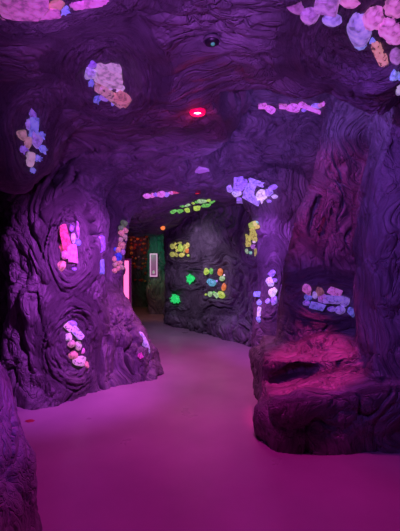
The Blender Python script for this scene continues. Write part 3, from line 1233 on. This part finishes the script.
# lit pink display pillar
Y = 6.9
x0, x1 = (122.5 - 200) * Y / FPX, (130.5 - 200) * Y / FPX
zt = CAMZ - (258.5 - HOR) * Y / FPX
o = empty('light_box', ((x0 + x1) / 2, Y + .06, 0), 'upright glowing pink light box standing at the passage entrance', 'light box')
hw = (x1 - x0) / 2
v, f = box((0, 0, .05), (hw + .03, .09, .05))
mk('base', v, f, BLACK, None, o)
v, f = box((0, .02, zt / 2 + .05), (hw, .05, zt / 2 - .05))
mk('housing', v, f, plain('pink_housing', (.5, .12, .3), .4), None, o)
v, f = box((-.012, -.034, zt - .44), (hw * .62, .006, .40), .003)
mk('lit_panel', v, f, plain('pink_lit_panel', (.9, .5, .7), .4, emit=(1, .16, .42), es=1.5), None, o)

# framed plaque on the green corridor wall
c, n = hit(154, 265)
dp = c[1] - .10
hx, hz = 3.6 * dp / FPX, 11.5 * dp / FPX
o = empty('framed_sign', c + np.array([0, -.07, 0]), 'tall narrow framed sign on the dark green corridor wall', 'sign')
v, f = box((0, .04, 0), (hx * .82, .04, hz * .94), .003)
mk('panel', v, f, plain('glowing_sign_panel', (.05, .02, .05), .35, emit=(.5, .14, .38), es=.4), None, o)  # unlit panel, emission paints its pink tone over the green light
bm = bmesh.new()
fv, ff = [], []
for cx, cz, sx, sz in ((0, hz * .96, hx, hz * .05), (0, -hz * .96, hx, hz * .05), (-hx * .9, 0, hx * .13, hz), (hx * .9, 0, hx * .13, hz)):
    v, f = box((cx, -.01, cz), (sx, .02, sz), .002)
    ff += [[i_ + len(fv) for i_ in q_] for q_ in f]
    fv += [tuple(p_) for p_ in v]
mk('frame', np.array(fv), ff, plain('glowing_sign_frame', (.14, .05, .12), .4, emit=(.7, .34, .60), es=.9), None, o)  # frame is no lamp; its glow stands in for pink light
v, f = shape('pebble')[:2]
mk('mounted_stone', v * np.array([.035, .02, .05]) + np.array([0, -.012, -hz * .62]), f, mineral_mat(PAL['cream'], .3, False), None, o, True)

# small orange lamp on the corridor wall
c, n = hit(162.5, 227)
o = empty('wall_lamp', c + n * .02, 'tiny glowing orange lamp high beside the dark green corridor wall', 'lamp')
v, f = ICO2[0] * .045, ICO2[1]
mk('bulb', v, f, plain('orange_bulb', (.9, .3, .1), .3, emit=(1, .22, .05), es=1.0), None, o, True)
v, f = box((0, .04, 0), (.03, .03, .03))
mk('mount', v, f, BLACK, None, o)

# thin dark red patch on the floor
c, n = hit(30, 421)
v, f = lathe([(.032, .0), (.030, .004), (.018, .006), (.0005, .007)], 9)
v[:, 0] *= 1.3 + .3 * np.sin(np.arange(len(v)))
tag(mk('red_floor_patch', v, f, plain('red_patch', (.35, .03, .05), .6), (c[0], c[1], .0005)), 'small dark red patch lying on the floor left of the pillar', 'scrap')


# ------------------------------------------------------------------ lights
def spot(name, loc, to, col, w, ang, blend=.8, size=.12):
    l = bpy.data.lights.new(name, 'SPOT')
    l.color, l.energy, l.spot_size, l.spot_blend, l.shadow_soft_size = col, w, math.radians(ang), blend, size
    o_ = bpy.data.objects.new(name, l)
    C.objects.link(o_)
    o_.location = loc
    o_.rotation_euler = (Vector(to) - Vector(loc)).to_track_quat('-Z', 'Y').to_euler()
    return o_


def point(name, loc, col, w, size=.1):
    l = bpy.data.lights.new(name, 'POINT')
    l.color, l.energy, l.shadow_soft_size = col, w, size
    o_ = bpy.data.objects.new(name, l)
    C.objects.link(o_)
    o_.location = loc
    return o_


MAG = (1, .03, .74)
VIO = (.46, .09, 1)
spot('floor_wash_light', (.30, 2.95, 2.58), (-.05, 1.9, 0), (1, .022, .66), 120, 112)
spot('left_pillar_light', (-.42, 2.9, 2.45), (-1.42, 4.3, .9), (.62, .08, .95), 420, 74, blend=1, size=.03)
spot('left_front_light', (.5, 1.2, 2.3), (-1.35, 1.9, 1.0), (.42, .06, 1), 210, 42, size=.05)
spot('right_wall_light', (.0, 1.6, 2.45), (1.8, 3.3, 1.5), (.34, .08, 1), 130, 74, size=.04)
spot('bench_light', (1.08, 3.45, 2.95), (1.06, 3.55, .45), (1, .03, .34), 400, 27, size=.02)
spot('added_trunk_light', (.45, 3.1, 2.4), (1.35, 4.2, 2.1), (1, .04, .42), 42, 64, size=.03)  # added magenta spot for the trunk, no fixture modelled
spot('added_lintel_light', (.55, 3.3, 1.8), (.75, 4.8, 2.85), (.34, .13, 1), 75, 80, size=.05)  # added unseen spot in open air, brightens the lintel face
point('dome_light', (1.2, 3.5, 2.98), (.36, .14, 1), 8, .06)
spot('mid_floor_light', (.1, 5.0, 2.3), (-.10, 5.0, 0), (1, .17, .68), 150, 100)
spot('added_pier_light', (.2, 4.5, 2.2), (1.05, 5.6, 1.2), VIO, 170, 75, size=.05)  # added violet spot that lifts the pier, no visible source
spot('far_wall_light', (-.75, 6.7, 2.1), (.1, 7.6, .9), (.58, .36, .80), 75, 110, size=.04)
spot('added_ceiling_graze', (-.2, .0, 1.6), (-.2, 3.2, 2.7), (.54, .11, 1), 260, 56, blend=1, size=.03)  # added upward spot grazing the ceiling, no lamp stands here
spot('added_ceiling_corner', (.1, .7, 1.7), (.9, 2.0, 2.7), (.50, .14, 1), 40, 75, size=.04)  # added upward fill for the ceiling corner, unseen source
spot('added_ceiling_rear', (.5, 3.4, 1.2), (-.6, 5.2, 2.6), VIO, 90, 90, size=.05)  # added upward fill for the rear ceiling, without a fixture
spot('corridor_green_light', (-1.45, 8.9, 1.7), (-.85, 10.1, 1.4), (.02, 1, .40), 20, 85)
point('corridor_red_light', (-1.95, 10.9, 1.9), (1, .10, .03), 1.5)
spot('corridor_floor_light', (-1.2, 8.6, 2.1), (-1.35, 9.9, 0), (1, .42, .16), 90, 64)
point('red_lamp_light', RL + np.array([0, 0, -.12]), (1, .02, .12), .9, .04)

w = bpy.data.worlds.new('dim_violet_ambient')
SC.world = w
w.use_nodes = True
w.node_tree.nodes['Background'].inputs[0].default_value = (.35, .08, .55, 1)
w.node_tree.nodes['Background'].inputs[1].default_value = .02

vs = SC.view_settings
vs.view_transform = 'Standard'
vs.look = 'None'
vs.gamma = 1
vs.use_curve_mapping = False
vs.exposure = 0
